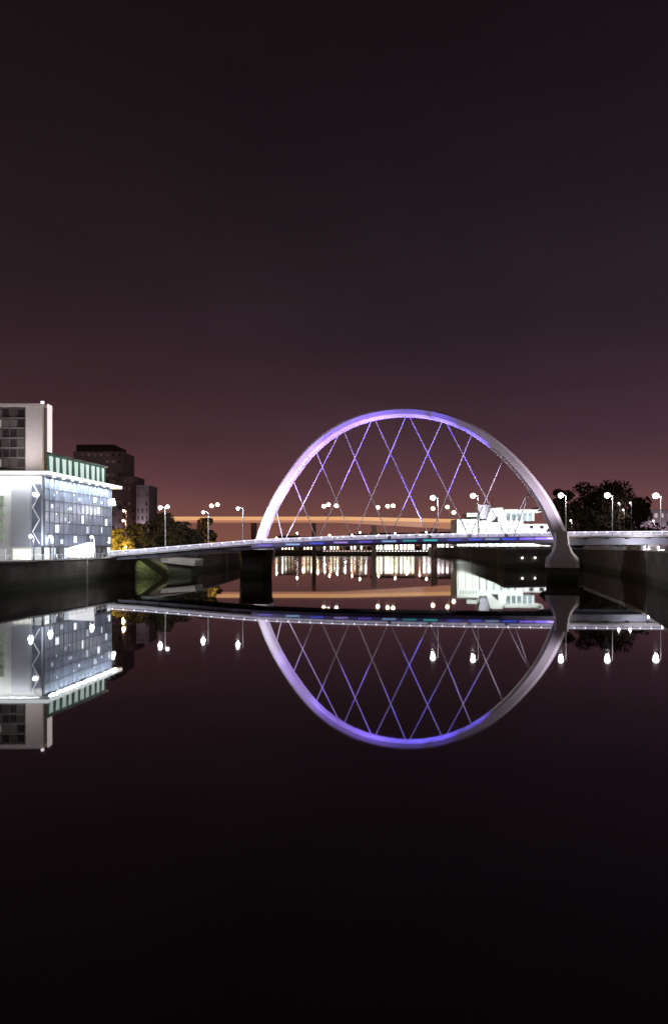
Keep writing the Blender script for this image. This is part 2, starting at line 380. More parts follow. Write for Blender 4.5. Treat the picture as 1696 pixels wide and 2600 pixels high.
def lamp_light(name, kind, loc, power, col, parent=None, aim=None, size=1, cone=1.2, blend=.6, sy=None):
    l = bpy.data.lights.new(name, kind); l.energy = power; l.color = col
    if kind == 'SPOT': l.spot_size = cone; l.spot_blend = blend; l.shadow_soft_size = size
    elif kind == 'AREA':
        l.size = size
        if sy: l.shape = 'RECTANGLE'; l.size_y = sy
    else: l.shadow_soft_size = size
    o = bpy.data.objects.new(name, l); sc.collection.objects.link(o); o.location = loc
    if aim is not None: o.rotation_euler = (Vector(aim)-Vector(loc)).to_track_quat('-Z', 'Y').to_euler()
    if parent: o.parent = parent
    return o
WL, LV, BL = (.86, .70, 1), (.62, .45, 1), (.20, .14, 1)
def flood(x, y, z, aim, power, col, cone, lens):
    t = MB(); a = (Vector(aim)-Vector((x, y, z))).normalized()
    t.box(x-.3, x+.3, y-.3, y+.3, z-.9, z-.35)
    t.tube([Vector((x, y, z))-a*.35, Vector((x, y, z))+a*.05], [.3, .42], 10)
    fo = t.build('floodlight', dark_steel, br)
    lamp_light('floodlight_beam', 'SPOT', Vector((x, y, z))+a*.6, power, col, fo, aim, .4, cone, .7)
    MB().tube([Vector((x, y, z))+a*.052, Vector((x, y, z))+a*.09], .36, 10).build('lens', glow('lens_'+lens, col, 6), fo)
flood(-13, YN+.9, 12.0, (-21, 193.5, 20), 48000, (.74, .58, 1), .95, 'white')
flood(-9, YN+.9, 12.2, (-14, 192, 36), 105000, (.48, .30, 1), .9, 'lilac')
flood(5, YN+.9, 12.7, (4, 186, 49), 170000, (.26, .13, 1), .95, 'violet')
flood(24, YN+.9, 13.1, (22, 180, 50), 240000, (.10, .06, 1), 1.0, 'blue')
flood(40, YN+.9, 13.4, (35, 176.5, 48), 150000, (.12, .07, 1), .85, 'blue')
flood(92.5, 160, RZ+1.2, (64.5, 167, 9), 24000, (1, .86, .84), .8, 'added_rose')  # added flood, stands in for pink ambient light on the right foot
flood(90, 150, RZ+1.2, (50, 171, 38), 150000, (.98, .80, 1), .75, 'added_rose')  # added wash to pale the right arch leg
flood(88, 143, RZ+1.2, (20, 181, 32), 100000, (.92, .74, 1), .55, 'added_rose')  # added wash from the right quay so the hangers show
flood(-70.5, 150, LZ+1.0, (5, 185, 32), 75000, (.88, .70, 1), .6, 'added_rose')  # added wash from the left quay to lighten the hangers

# ------------------------------------------------------------------ street lamps
lamp_glow = glow('street', (1, .96, 1), 9)
def street_lamp(x, y, z, h, label, group, double=False, r=.75, g=lamp_glow, arm=1.6, power=0, col=(1, .95, 1), pr=.16):
    t = thing('street_lamp', label, 'street lamp', group)
    MB().tube([(x, y, z), (x, y, z+.9), (x, y, z+h)], [pr*1.8, pr*1.2, pr*.7], 8).build('pole', grey_steel, t)
    am = MB().tube([(x, y, z+h-.3), (x-arm*.5, y, z+h+.15), (x-arm, y, z+h+.1)], .09, 6).build('arm', grey_steel, t)
    hd = MB().ball((x-arm, y, z+h-.1), r, .92).build('lamp_head', g, am, True)
    if double:
        a2 = MB().tube([(x, y, z+h-.3), (x+arm*.3, y, z+h+.2), (x+arm*.4, y, z+h+.3)], .09, 6).build('arm', grey_steel, t)
        MB().ball((x+arm*.4, y, z+h+.15), r, .92).build('lamp_head', g, a2, True)
    if power: lamp_light('lamp_bulb', 'POINT', (x-arm, y, z+h-1), power, col, t, size=.5)
    return t
GB = 'street lamps along the arch bridge'
for px, py, lab, r, dbl in ((420, 1288, 'twin headed lamp on the low left approach beside the dark trees', .62, True), (529, 1300, 'small lamp on the bridge in front of the small dark tree', .5, False),
        (617, 1290, 'lamp on the bridge just left of the arch foot', .5, False), (1112, 1263, 'lamp on the deck inside the arch, left of the white terminal', .85, False),
        (1214, 1258, 'lamp on the deck above the white terminal roof fin', .85, False), (1437, 1257, 'lamp on the bridge just right of the arch leg', .85, False),
        (1555, 1257, 'lamp on the bridge in front of the tall dark tree', .9, False), (1678, 1258, 'lamp at the right edge of the photo on the bridge', .95, False)):
    Y = 184.0; X, Z = at(px, py, Y)
    street_lamp(X, Y, zd(X)+.003, Z-zd(X), lab, GB, dbl, r, power=4000)
# quayside lamps by the building
qg = glow('quay', (.85, .92, 1), 8)
for px, py, Y, lab in ((128, 1362, 143, 'quayside lamp before the near part of the glass facade'), (233, 1363, 155, 'quayside lamp before the far part of the glass facade'),
                       (78, 1361, 135, 'quayside lamp near the corner of the white building front')):
    X, Z = at(px, py, Y)
    street_lamp(X+.7, Y, LZ+.013, Z-LZ, lab, 'lamps on the left quay', False, .42, qg, .7, 1600, (.85, .92, 1), .1)
pg = glow('pink', (1, .72, .55), 6)
for px, py, Y, lab in ((314, 1296, 235, 'pinkish street lamp above the golden lit trees'), (313, 1321, 226, 'lower warm street lamp among the golden lit trees'), (337, 1342, 222, 'warm lamp against the edge of the round dark tree')):
    X, Z = at(px, py, Y)
    street_lamp(X+1, Y, LZ+.3, Z-LZ-.3, lab, 'warm lamps beyond the bridge', False, .5, pg, 1, 2500, (1, .62, .25), .12)

# ------------------------------------------------------------------ quay railings
def railing(label, pts, z, group, colr):
    t = thing('quay_railing', label, 'railing', group)
    r = MB(); p = MB()
    for (a, b) in zip(pts, pts[1:]):
        a = Vector(a); b = Vector(b); n = max(1, int((b-a).length/2))
        for i in range(n):
            q = a+(b-a)*i/n; p.box(q.x-.05, q.x+.05, q.y-.05, q.y+.05, z, z+1.15)
    for dz in (1.15, .85, .55, .3):
        r.tube([(x, y, z+dz) for x, y in pts], .05 if dz > 1 else .025, 6)
    r.build('rail', colr, t); p.build('post', colr, t)['kind'] = 'stuff'
railing('pale metal railing along the left quay edge', [(-91.3, 0), (-79.4, 80), (-72.2, 127), (-63.2, 184)], LZ+.25, 'quay railings', white)
railing('pale railing along the right quay edge under the bridge', [(60.4, 90), (76.1, 134), (91.5, 176), (115.3, 273)], RZ+.25, 'quay railings', white)

# ------------------------------------------------------------------ the glass waterfront building
B = thing('waterfront_building', 'white and glass waterfront building with a brightly lit overhanging roof', 'building')
A0, A1 = Vector((-71.8, 146)), Vector((-67.2, 178)); sd = (A1-A0).normalized(); sn = Vector((sd.y, -sd.x))   # outward normal (to the river)
slen = (A1-A0).length; ZT = 27.3
MB().prism([(-140, 146), (-72.2, 146), (-67.7, 177.9), (-140, 177.9)], LZ-.5, ZT-.003).build('wall', render_w, B)
def side(s0, s1, o0, o1, z0, z1, mb=None):
    mb = mb or MB(); p = [A0+sd*s0+sn*o0, A0+sd*s1+sn*o0, A0+sd*s1+sn*o1, A0+sd*s0+sn*o1]
    return mb.hexa([(q.x, q.y, z0) for q in p]+[(q.x, q.y, z1) for q in p])
def glass_facade_mat():
    m = bpy.data.materials.new('curtain_glass'); m.use_nodes = True; t = m.node_tree; b = t.nodes['Principled BSDF']
    tc = N(t, 'ShaderNodeNewGeometry'); mp = N(t, 'ShaderNodeMapping'); mp.inputs['Scale'].default_value = (0, .55, .30)
    br_ = N(t, 'ShaderNodeTexWhiteNoise'); fl = N(t, 'ShaderNodeVectorMath', operation='FLOOR')
    t.links.new(tc.outputs['Position'], mp.inputs[0]); t.links.new(mp.outputs[0], fl.inputs[0]); t.links.new(fl.outputs[0], br_.inputs[0])
    r = N(t, 'ShaderNodeValToRGB'); e = r.color_ramp.elements
    e[0].color = (.11, .125, .15, 1); e[1].color = (.17, .185, .25, 1); x = r.color_ramp.elements.new(.6); x.color = (.13, .145, .19, 1)
    t.links.new(br_.outputs['Value'], r.inputs[0]); t.links.new(r.outputs[0], b.inputs['Base Color'])
    b.inputs['Roughness'].default_value = .28; b.inputs['Metallic'].default_value = .15
    # dim rooms behind the glass give off a little light
    rr = N(t, 'ShaderNodeValToRGB'); q = rr.color_ramp.elements; q[0].color = (.05, .055, .08, 1); q[1].color = (.15, .15, .21, 1); y = q.new(.8); y.color = (.08, .085, .12, 1)
    t.links.new(br_.outputs['Value'], rr.inputs[0]); t.links.new(rr.outputs[0], b.inputs['Emission Color']); b.inputs['Emission Strength'].default_value = .55
    return m
cg = glass_facade_mat()
side(.3, slen, -.2, .1, LZ+3.6, ZT-.01).build('curtain_wall', cg, B)
fr = MB()
for i in range(17): side(.3+i*(slen-.45)/16, .45+i*(slen-.45)/16, .102, .26, LZ+3.6, ZT-.05, fr)
fr.build('mullions', mat('mullion_paint', (.20, .22, .27), .5), B)
fl_ = MB()
for z in [LZ+3.6+i*2.83 for i in range(1, 6)]: side(.25, slen, .104, .2, z-.12, z+.12, fl_)
fl_.build('floor_bands', dk_frame, B)
wl = [glow('win_cool', (.75, .88, 1), .9), glow('win_white', (.9, .95, 1), 1.6), glow('win_dim', (.55, .65, .85), .45)]
rng = random.Random(3)
spots = {(1,3),(9,3),(12,3),(13,1),(9,1),(10,0),(4,2),(14,2),(6,0),(2,1),(7,4),(11,4),(3,0),(5,3),(13,4),(15,0),(1,0),(8,2)}
bw = (slen-.45)/16
for i, k in sorted(spots):
    z0 = LZ+3.6+k*2.83; s0 = .47+i*bw
    side(s0+.1+rng.random()*.5, s0+.5+rng.random()*bw*.45+.3, .101, .14, z0+.2+rng.random()*.8, z0+1.4+rng.random()*1.2).build('window', wl[rng.randrange(3)], B)
side(-.2, slen, -.4, .05, LZ-.2, LZ+3.59).build('plinth', dk_frame, B)
for i in range(12):                                     # ground floor bays
    s0 = .4+i*(slen/12)
    side(s0, s0+slen/12*.62, .06, .16, LZ+.05, LZ+3.0).build('shopfront', [glow('shop_blue', (.35, .5, .75), .45), glow('shop_white', (.95, .97, 1), 1.1), dglass, glow('shop_dim', (.5, .5, .55), .35)][rng.randrange(4)], B)
for i in range(14):                                     # small ceiling lights seen through the glass
    s0 = 1+rng.random()*(slen-2); z0 = LZ+4+rng.random()*15
    side(s0, s0+.22+rng.random()*.2, .101, .13, z0, z0+.25+rng.random()*.4).build('ceiling_light', glow('cl', (.9, .96, 1), 1.6), B)
# lit entrance canopy, wedge shaped
q = [A0+sd*10+sn*.3, A0+sd*19+sn*.3, A0+sd*19+sn*2.6, A0+sd*10+sn*2.6]
MB().hexa([(p.x, p.y, LZ+.4) for p in q]+[(p.x, p.y, LZ+[3.0, 4.4, 4.4, 3.0][i]) for i, p in enumerate(q)]).build('entrance_lobby', glow('lobby', (.97, .98, 1), 1.0), B)
# overhanging roof
MB().prism([(-140, 143.2), (-69.4, 143.2), (-64.9, 180.5), (-140, 180.5)], ZT, ZT+.95).build('roof', white, B)
el = MB().hexa([(-140, 143.0, ZT+.05), (-69.2, 143.0, ZT+.05), (-69.2, 143.19, ZT+.05), (-140, 143.19, ZT+.05), (-140, 143.0, ZT+.85), (-69.2, 143.0, ZT+.85), (-69.2, 143.19, ZT+.85), (-140, 143.19, ZT+.85)])
el.hexa([(-69.39, 143.2, ZT+.05), (-69.19, 143.2, ZT+.05), (-64.69, 180.5, ZT+.05), (-64.89, 180.5, ZT+.05), (-69.39, 143.2, ZT+.85), (-69.19, 143.2, ZT+.85), (-64.69, 180.5, ZT+.85), (-64.89, 180.5, ZT+.85)])
el.build('roof_edge_light', glow('canopy', (.93, .97, 1), 1.3), B)
for i in range(8):                                      # downlights washing the glass
    c = A0+sd*(2+i*4)+sn*1.5
    MB().tube([(c.x, c.y, ZT-.15), (c.x, c.y, ZT-.004)], .3, 8).build('soffit_light', glow('soffit', (.9, .97, 1), 8), B)
c = A0+sd*slen/2+sn*1.7
lamp_light('soffit_wash', 'AREA', (c.x, c.y, ZT-.2), 9500, (.82, .93, 1), B, (c.x-sn.x*.9, c.y-sn.y*.9, ZT-5), slen, sy=.5).rotation_euler
l = bpy.data.objects['soffit_wash']; l.rotation_euler = (0, math.radians(-8), math.atan2(sd.y, sd.x)); 
l.rotation_euler = (math.radians(-10), 0, math.atan2(sd.y, sd.x))
lamp_light('soffit_wash', 'AREA', (-103, 144.2, ZT-.2), 7000, (.95, .98, 1), B, (-103, 147, ZT-14), 62, sy=.6)
# white front: window strip, pale panel, corner glazing with zigzag braces
for (x0, x1) in ((-84.2, -81.6), (-88.2, -85.6), (-92.4, -89.6)):
    for k in range(4):
        MB().box(x0, x1, 145.8, 146.02, LZ+4.8+k*3.0, LZ+6.9+k*3.0).build('window', mat('green_glass', (.10, .13, .10), .2, emis=(.5, .58, .45), es=.35), B)
MB().box(-79.6, -74.9, 145.75, 145.998, LZ+3.2, ZT-1.0).build('wall_panel', panel_l, B)
MB().box(-74.6, -72.3, 145.78, 145.996, LZ+3.2, ZT-2).build('corner_glazing', cg, B)
zz = MB()
for k in range(6):
    z0 = LZ+4+k*3; xa, xb = (-74.3, -72.6) if k % 2 else (-72.6, -74.3)
    zz.tube([(xa, 145.6, z0), (xb, 145.6, z0+3)], .16, 6)
zz.build('corner_brace', white, B)
MB().tube([(-73.4, 144.9, 22.6), (-73.4, 145.4, 22.9)], [.55, .3], 10).build('wall_light', glow('walllamp', (1, 1, 1), 12), B)
MB().tube([(-66.3, 178.2, 22.2), (-66.6, 178.1, 24.2)], [.55, .35], 10).build('wall_light', glow('walllamp', (1, 1, 1), 12), B)
for i in range(5):
    x0 = -104+i*6.2
    MB().box(x0, x0+4.3, 145.7, 145.99, LZ+.1, LZ+2.7).build('shopfront', [glow('shop_cream', (1, .98, .85), .9), glow('shop_dim', (.5, .5, .55), .35)][i % 2], B)
# set back penthouse with tall white curtains
PZ = 33.5; pa, pb = Vector((-73.4, 151)), Vector((-68.6, 177.5)); pd = (pb-pa).normalized(); pn = Vector((pd.y, -pd.x)); pl = (pb-pa).length
MB().prism([pa[:], pb[:], (-86, 177.5)], ZT+.955, PZ).build('penthouse', mat('green_glazing', (.05, .09, .075), .2, emis=(.10, .20, .15), es=.45), B)
MB().prism([(pa-pd*1-pn*.2+pn*.8)[:], (pb+pd*.5+pn*.8)[:], (-86.6, 178)], PZ+.003, PZ+.45).build('penthouse_roof', mat('zinc', (.30, .34, .32), .5), B)
cu = glow('curtain', (.80, 1, .92), .75)
for i in range(10):
    s = 1.2+i*2.65; wv = [.95, .9, 1.1, .8, 1.0, 1.2, .9, 1.1, .9, .7][i]
    a, b2 = pa+pd*s, pa+pd*(s+wv)
    z1 = PZ-.4; z0 = ZT+1.7
    ps = MB(); q = [a+pn*.05, b2+pn*.05, b2+pn*.2, a+pn*.2]; t_ = [a+pn*.05-pd*.35, b2+pn*.05+pd*.1, b2+pn*.2+pd*.1, a+pn*.2-pd*.35]
    ps.hexa([(p.x, p.y, z0) for p in q]+[(p.x, p.y, z1) for p in t_]).build('curtain', cu, B)

# ------------------------------------------------------------------ slab tower behind it
T = thing('apartment_tower', 'tall pale slab tower with dark gridded windows rising behind the glass building', 'tower')
TX = -96.2; TY = 195; TZ = 57
MB().box(-150, TX, TY+1, TY+6, LZ-.5, TZ-.9).build('wall', mat('tower_wall', (.08, .07, .07), .7), T)
MB().box(TX-5.6, TX+.003, TY, TY+.997, LZ-.5, TZ-.9).build('end_panel', mat('tower_panel', (.60, .56, .56), .7, noise=.05), T)
MB().box(-150, TX+.4, TY-.3, TY+6.3, TZ-.897, TZ).build('roof', mat('tower_panel', (.6, .56, .56)), T)
MB().box(TX-.0+.45, TX+.85, TY+2.2, TY+4.9, 40, TZ+.4).build('lit_fin', glow('fin', (1, .86, .90), .85), T)  # floodlighting on the fin painted in as its own glow
MB().box(TX-.3, TX+.5, TY-.5, TY+.1, TZ+.01, TZ+.7).build('roof_light', glow('roofl', (1, .92, .95), 2.5), T)
wm = [mat('tw_a', (.05, .045, .05), .15, emis=(.30, .26, .24), es=.16), mat('tw_b', (.04, .035, .035), .15, emis=(.2, .17, .15), es=.10),
      mat('tw_c', (.04, .04, .045), .15, emis=(.5, .48, .48), es=.5), mat('tw_d', (.03, .025, .03), .15)]
rng = random.Random(11)
for fz in range(8):
    for c_ in range(5):
        x0 = TX-8.6-c_*2.5; z0 = TZ-4.3-fz*3.3
        MB().box(x0, x0+2.0, TY+.8, TY+.99, z0, z0+2.5).build('window', wm[rng.choice([0, 0, 1, 1, 3, 3, 2 if rng.random() < .5 else 1])], T)
    MB().box(-120, TX-5.9, TY+.2, TY+.98, z0-.5, z0-.15).build('balcony', mat('balc', (.16, .15, .15), .6), T)
lamp_light('tower_uplight', 'SPOT', (TX-6, 178, 34.8), 17000, (1, .92, .93), T, (TX-4, TY, 50), .4, 1.7, .9)
MB().box(TX-6.3, TX-5.7, 177.7, 178.3, 28.25, 34.3).build('uplight_mast', dark_steel, T)

# ------------------------------------------------------------------ far blocks behind
def block(name, label, px0, px1, pyt, Y, dep, wallm, win=None, light=None, cap=None, cols_=6, rows=10, z0=LZ):
    x0, zt = at(px0, pyt, Y); x1, _ = at(px1, pyt, Y)
    t = thing(name, label, 'building', 'distant apartment blocks')
    MB().box(x0, x1, Y, Y+dep, z0-.4, zt).build('wall', wallm, t)
    if cap: MB().box(x0+cap[0], x1-cap[1], Y-.5, Y+dep, zt+.01, zt+cap[2]).build('roof', mat('dark_roof', (.03, .012, .02), .8), t)
    else: MB().box(x0-.3, x1+.3, Y-.3, Y+dep+.3, zt+.01, zt+.5).build('roof', wallm, t)
    rr = random.Random(int(px0))
    if win:
        for i in range(cols_):
            for j in range(rows):
                if rr.random() < .35: continue
                wx = x0+(i+.3)*(x1-x0)/cols_; wz = zt-2.8-j*(zt-z0-4)/rows
                MB().box(wx, wx+(x1-x0)/cols_*.4, Y-.12, Y+.05, wz, wz+1.6).build('window', win[rr.randrange(len(win))], t)
    if light:
        for fx in light[0]:
            lx = x0+(x1-x0)*fx
            MB().box(lx-.4, lx+.4, Y-3.4, Y-2.6, z0, z0+.6).build('uplight', glow('upl', light[2], 4), t)
            lamp_light('uplight_beam', 'SPOT', (lx, Y-3, z0+.8), light[1], light[2], t, (lx, Y, z0+light[3]), .3, light[4], .9)
    return t
dimw = [mat('dw1', (.04, .03, .035), .3), mat('dw2', (.05, .035, .04), .3, emis=(.5, .3, .28), es=.12), mat('dw3', (.05, .04, .04), .3, emis=(.7, .5, .4), es=.05)]
block('apartment_block', 'brown apartment block with a dark flat roof plant room behind the glass building', 186, 312, 1146, 350, 20, brown_clad, dimw, ([.3, .8], 25000, (1, .8, .85), 45, 1.2), (2, 5, 4.0), 8, 14)  # added uplights stand in for city haze on this block
block('apartment_block', 'low plum coloured block right of the brown apartment block', 312, 345, 1212, 330, 15, plum_clad, dimw, ([.5], 9000, (1, .6, .6), 20, 1.2), None, 3, 9)  # uplight added here to lift the dark wall towards the hazy sky
block('apartment_block', 'narrow block with pale uplit columns above the round dark tree', 346, 378, 1234, 320, 15, brown_clad, dimw, ([.25, .75], 38000, (1, .86, .95), 16, .55), None, 3, 8)

# ------------------------------------------------------------------ trees
def tree(label, x, y, z, h, rx, m, n=3600, seed=0, group='dark trees', lo=.12, clumps=16, leaf=.55, ry=None):
    t = thing('tree', label, 'tree', group); r = random.Random(seed+17); ry = ry or rx*.7
    tr = MB(); lean = r.uniform(-.5, .5)
    tr.tube([(x, y, z-.3), (x+lean*.4, y, z+h*.25), (x+lean, y, z+h*.6)], [h*.03, h*.022, h*.008], 8)
    tr.build('trunk', bark, t)
    cs = []
    for i in range(clumps):
        u = r.random(); hz = lo+(.9-lo)*u; prof_ = math.sin(PI*min(1, max(.12, (1-u)*.62+.12)))
        a = r.uniform(0, 2*PI); rad = prof_*r.uniform(.2, .72)
        c = (x+math.cos(a)*rad*rx, y+math.sin(a)*rad*ry, z+h*hz); cs.append((c, rx*r.uniform(.26, .42)))
    for i in range(5): cs.append(((x+rx*(i-2)*.36, y+r.uniform(-1, 1), z+h*(.16+.05*r.random())), rx*.36))
    br_ = MB()
    for c, _ in cs[:8]: br_.tube([(x+lean*.4, y, z+h*.22), ((x+c[0])/2, (y+c[1])/2, (z+h*.25+c[2])/2+.4), c], [h*.011, h*.007, .05], 5)
    br_.build('limbs', bark, t)
    cr_ = MB()
    for i in range(n):
        c, cr0 = cs[r.randrange(len(cs))]
        while True:
            d = Vector((r.uniform(-1, 1), r.uniform(-1, 1), r.uniform(-1, 1)))
            if .25 < d.length < 1: break
        p = Vector(c)+Vector((d.x*cr0, d.y*cr0, d.z*cr0*.75))
        if p.z > z+h: p.z = z+h-r.random()*.8
        if p.z < z+.5: continue
        u = Vector((r.gauss(0, 1), r.gauss(0, 1), r.gauss(0, 1))).normalized(); v = u.orthogonal().normalized()*leaf*r.uniform(.6, 1.3); u = u*leaf*r.uniform(.6, 1.3)
        cr_.quad(p-u-v*.3, p+v-u*.2, p+u+v*.2, p-v*.9+u*.1)
    me = bpy.data.meshes.new('crown'); me.from_pydata(cr_.v, [], cr_.f); me.materials.append(m)
    o = bpy.data.objects.new('crown', me); sc.collection.objects.link(o); o.parent = t
    return t
def tree_px(label, px, pyt, Y, wpx, m=foliage, z=LZ+.3, **k):
    X, Z = at(px, pyt, Y); return tree(label, X, Y, z, Z-z, wpx*Y/1500/2, m, **k)
tree_px('rounded low dark tree at the left of the tree group behind the bridge', 350, 1316, 215, 92, seed=1, n=3000, lo=.05)
tree_px('tallest dark tree behind the twin headed bridge lamp', 414, 1303, 222, 135, seed=2, n=5200, lo=.05, clumps=22)
tree_px('dark tree sloping down right of the twin headed bridge lamp', 458, 1326, 228, 125, seed=3, n=3600, lo=.04)
tree_px('small bush like dark tree at the end of the left tree group', 497, 1358, 226, 60, foliage, seed=4, n=1800, lo=.02)
tree_px('small dark tree standing alone behind the second bridge lamp', 525, 1312, 262, 72, seed=35, n=2600, lo=.1)
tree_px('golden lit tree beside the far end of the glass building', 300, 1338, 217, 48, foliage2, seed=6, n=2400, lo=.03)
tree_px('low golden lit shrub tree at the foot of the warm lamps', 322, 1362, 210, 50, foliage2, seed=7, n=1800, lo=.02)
for px, py, Y, wp, lab, sd_ in ((1425, 1226, 282, 100, 'dark tree just right of the arch leg', 31), (1490, 1220, 296, 140, 'dark tree between the two bridge lamps right of the arch', 9),
        (1552, 1210, 286, 165, 'tallest broad dark tree behind the right half of the bridge', 10), (1622, 1262, 300, 140, 'lower dark tree sloping down at the right', 11),
        (1465, 1290, 279, 130, 'low dark tree filling behind the railing right of the arch', 12)):
    tree_px(lab, px, py, Y, wp, z=RZ, seed=sd_, n=5200 if wp > 120 else 3800, lo=.08, clumps=24 if wp > 120 else 16, leaf=.7, group='dark trees on the right bank')
lamp_light('tree_floor_lamp', 'POINT', (-78.5, 211, LZ+3), 6000, (1, .72, .22), None, size=.4)
tl = bpy.data.objects['tree_floor_lamp']
def bollard_lamp(x, y, z, label, colr, power, es=6, h=2.6):
    t = thing('path_lamp', label, 'path lamp', 'low warm path lamps')
    MB().tube([(x, y, z), (x, y, z+h)], .1, 8).build('post', dark_steel, t)
    MB().ball((x, y, z+h+.25), .32, .8).build('lamp_head', glow('path%d' % es, colr, es), t, True)
    lamp_light('lamp_bulb', 'POINT', (x, y-.6, z+h+.2), power, colr, t, size=.4)
bpy.data.objects.remove(tl)
bollard_lamp(-79.5, 209, LZ+.3, 'low golden lamp under the golden lit tree', (1, .72, .22), 22000)
bollard_lamp(-72.5, 206, LZ+.3, 'low golden lamp beside the golden shrub', (1, .66, .2), 6000)
X, Z = at(520, 1370, 245)
bollard_lamp(X, 245, LZ+.3, 'low golden lamp under the lone small tree', (1, .72, .30), 15000)
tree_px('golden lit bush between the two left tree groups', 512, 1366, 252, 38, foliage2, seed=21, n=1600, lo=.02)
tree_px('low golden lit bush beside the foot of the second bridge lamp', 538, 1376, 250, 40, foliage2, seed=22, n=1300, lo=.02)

# ------------------------------------------------------------------ orange motorway bridge
Mb = thing('motorway_bridge', 'distant flat motorway bridge glowing orange behind the arch', 'bridge')
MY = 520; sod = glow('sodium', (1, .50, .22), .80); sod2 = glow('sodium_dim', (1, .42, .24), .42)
def mz(x): return 34.8 if x < 10 else 34.8-(x-10)*.022
mxs = [-150+i*12 for i in range(27)]
conc_m = mat('viaduct_concrete', (.45, .38, .34), .8, noise=.1, scale=.1)
MB().sweep([[(x, MY, mz(x)-3.2-max(0, x)*.03), (x, MY+24, mz(x)-3.2), (x, MY+24, mz(x)-1.2), (x, MY, mz(x)-1.2)] for x in mxs]).build('deck', conc_m, Mb)
MB().sweep([[(x, MY-.3, mz(x)-2.2), (x, MY-.003, mz(x)-2.2), (x, MY-.003, mz(x)+.9), (x, MY-.3, mz(x)+.9)] for x in mxs]).build('added_parapet_glow', sod, Mb)  # added glow strip, stands in for traffic trails and lamplight on the parapet
MB().sweep([[(x, MY-.2, mz(x)-4.4-max(0, x)*.035), (x, MY-.003, mz(x)-4.4-max(0, x)*.035), (x, MY-.003, mz(x)-2.203), (x, MY-.2, mz(x)-2.203)] for x in mxs]).build('fascia_baked_glow', sod2, Mb)  # orange lamplight on the fascia put in as emission
for x in (-120, -72, -18, 36, 90, 140):
    for yy in (MY+5, MY+18): MB().box(x-1.6, x+1.6, yy-1.6, yy+1.6, -2, mz(x)-3.2).build('pier', conc_m, Mb)
ml = glow('motor', (1, .76, .55), 9)
for px, py, lab in ((537, 1284, 'lamp on the orange bridge left of the arch, first of a pair'), (552, 1281, 'lamp on the orange bridge left of the arch, second of a pair'), (822, 1285, 'left lamp of the bright trio on the orange bridge inside the arch'),
                    (834, 1281, 'middle lamp of the bright trio on the orange bridge'), (854, 1284, 'small right lamp of the trio on the orange bridge'), (959, 1288, 'lamp on the orange bridge under the arch crown, left one'),
                    (984, 1285, 'lamp on the orange bridge under the arch crown, middle one'), (998, 1284, 'lamp on the orange bridge under the arch crown, right one'),
                    (1099, 1291, 'lamp on the orange bridge just below a bright near lamp'), (1136, 1287, 'pink lamp on the orange bridge left of the terminal'), (1152, 1301, 'small low pink lamp beside the terminal on the orange bridge')):
    Y = MY+10; X, Z = at(px, py, Y)
    street_lamp(X+1.5, Y, mz(X)-1.2, Z-mz(X)+1.2, lab, 'lamps on the orange bridge', False, 1.8, ml, 1.5, 0, pr=.2)

# ------------------------------------------------------------------ far bank: low buildings, lamps
low = [mat('far_wall_a', (.20, .12, .11), .8), mat('far_wall_b', (.28, .18, .17), .8)]
fw = [glow('fw_cream', (1, .92, .62), 4.5), glow('fw_warm', (1, .66, .40), 4), glow('fw_white', (1, .97, .88), 6)]
rng = random.Random(5)
names = ['low dark building across the river next to the left pier', 'dark shed across the river under the left arch half', 'bright cream lit pavilion across the river', 'pink lit warehouse across the river', 'pinkish white lit office across the river beside the terminal']
for i, (x0, x1, z1) in enumerate(((-58, -36, 18), (-32, 12, 17), (38, 84, 21), (16, 34, 20), (90, 124, 22))):
    t = thing('riverside_building', names[i], 'building', 'low buildings on the far quay')
    MB().box(x0, x1, 606, 622, FZ-.4, z1).build('wall', low[i % 2], t)
    MB().hexa([(x0-.5, 605.5, z1+.01), (x1+.5, 605.5, z1+.01), (x1+.5, 622.5, z1+.01), (x0-.5, 622.5, z1+.01), (x0-.5, 613, z1+2.6), (x1+.5, 613, z1+2.6), (x1+.5, 615, z1+2.6), (x0-.5, 615, z1+2.6)]).build('roof', mat('dark_roof', (.03, .012, .02)), t)
    x = x0+1.2
    while x < x1-2:
        on = i in (2, 4) or rng.random() < .42
        for zz_ in (FZ+.8, FZ+4.6, FZ+8.4)[:3 if i in (2, 4) else rng.randint(1, 3)] if i != 3 else (FZ+1, FZ+5):
            if on: MB().box(x, x+(2.6 if i in (2, 4) else 1.4), 605.8, 606.05, zz_, zz_+3.2).build('window', fw[rng.randrange(3)] if i not in (2, 4) else (fw[0 if rng.random() < .6 else 2] if i == 2 else glow('fw_rose', (1, .88, .9), 4.5)), t)
            else: MB().box(x, x+1.6, 605.85, 606.05, zz_, zz_+2.6).build('window', dglass, t)
        x += rng.choice([2.9, 3.3, 3.9, 4.8]) if i in (2, 4) else 3.4
fql = [glow('fq_cream', (1, .86, .58), 40), glow('fq_white', (1, .93, .85), 40), glow('fq_pink', (1, .60, .42), 32)]
fx = [(-58, 12), (-37, 17), (-31, 9), (-16, 11), (-9, 9), (-4, 15), (4, 12), (12, 9), (19, 15), (27, 18), (33, 9), (46, 15), (63, 17), (75, 12), (88, 14), (95, 18), (105, 12)]
for i, (x, h) in enumerate(fx):
    tt = street_lamp(x, 603, FZ, h-FZ+6, 'lamp post on the far quay, number %s from the left pier' % ['one','two','three','four','five','six','seven','eight','nine','ten','eleven','twelve','thirteen','fourteen','fifteen','sixteen','seventeen'][i], 'lamp posts on the far quay', False, .9, fql[i % 3], .6, pr=.12)
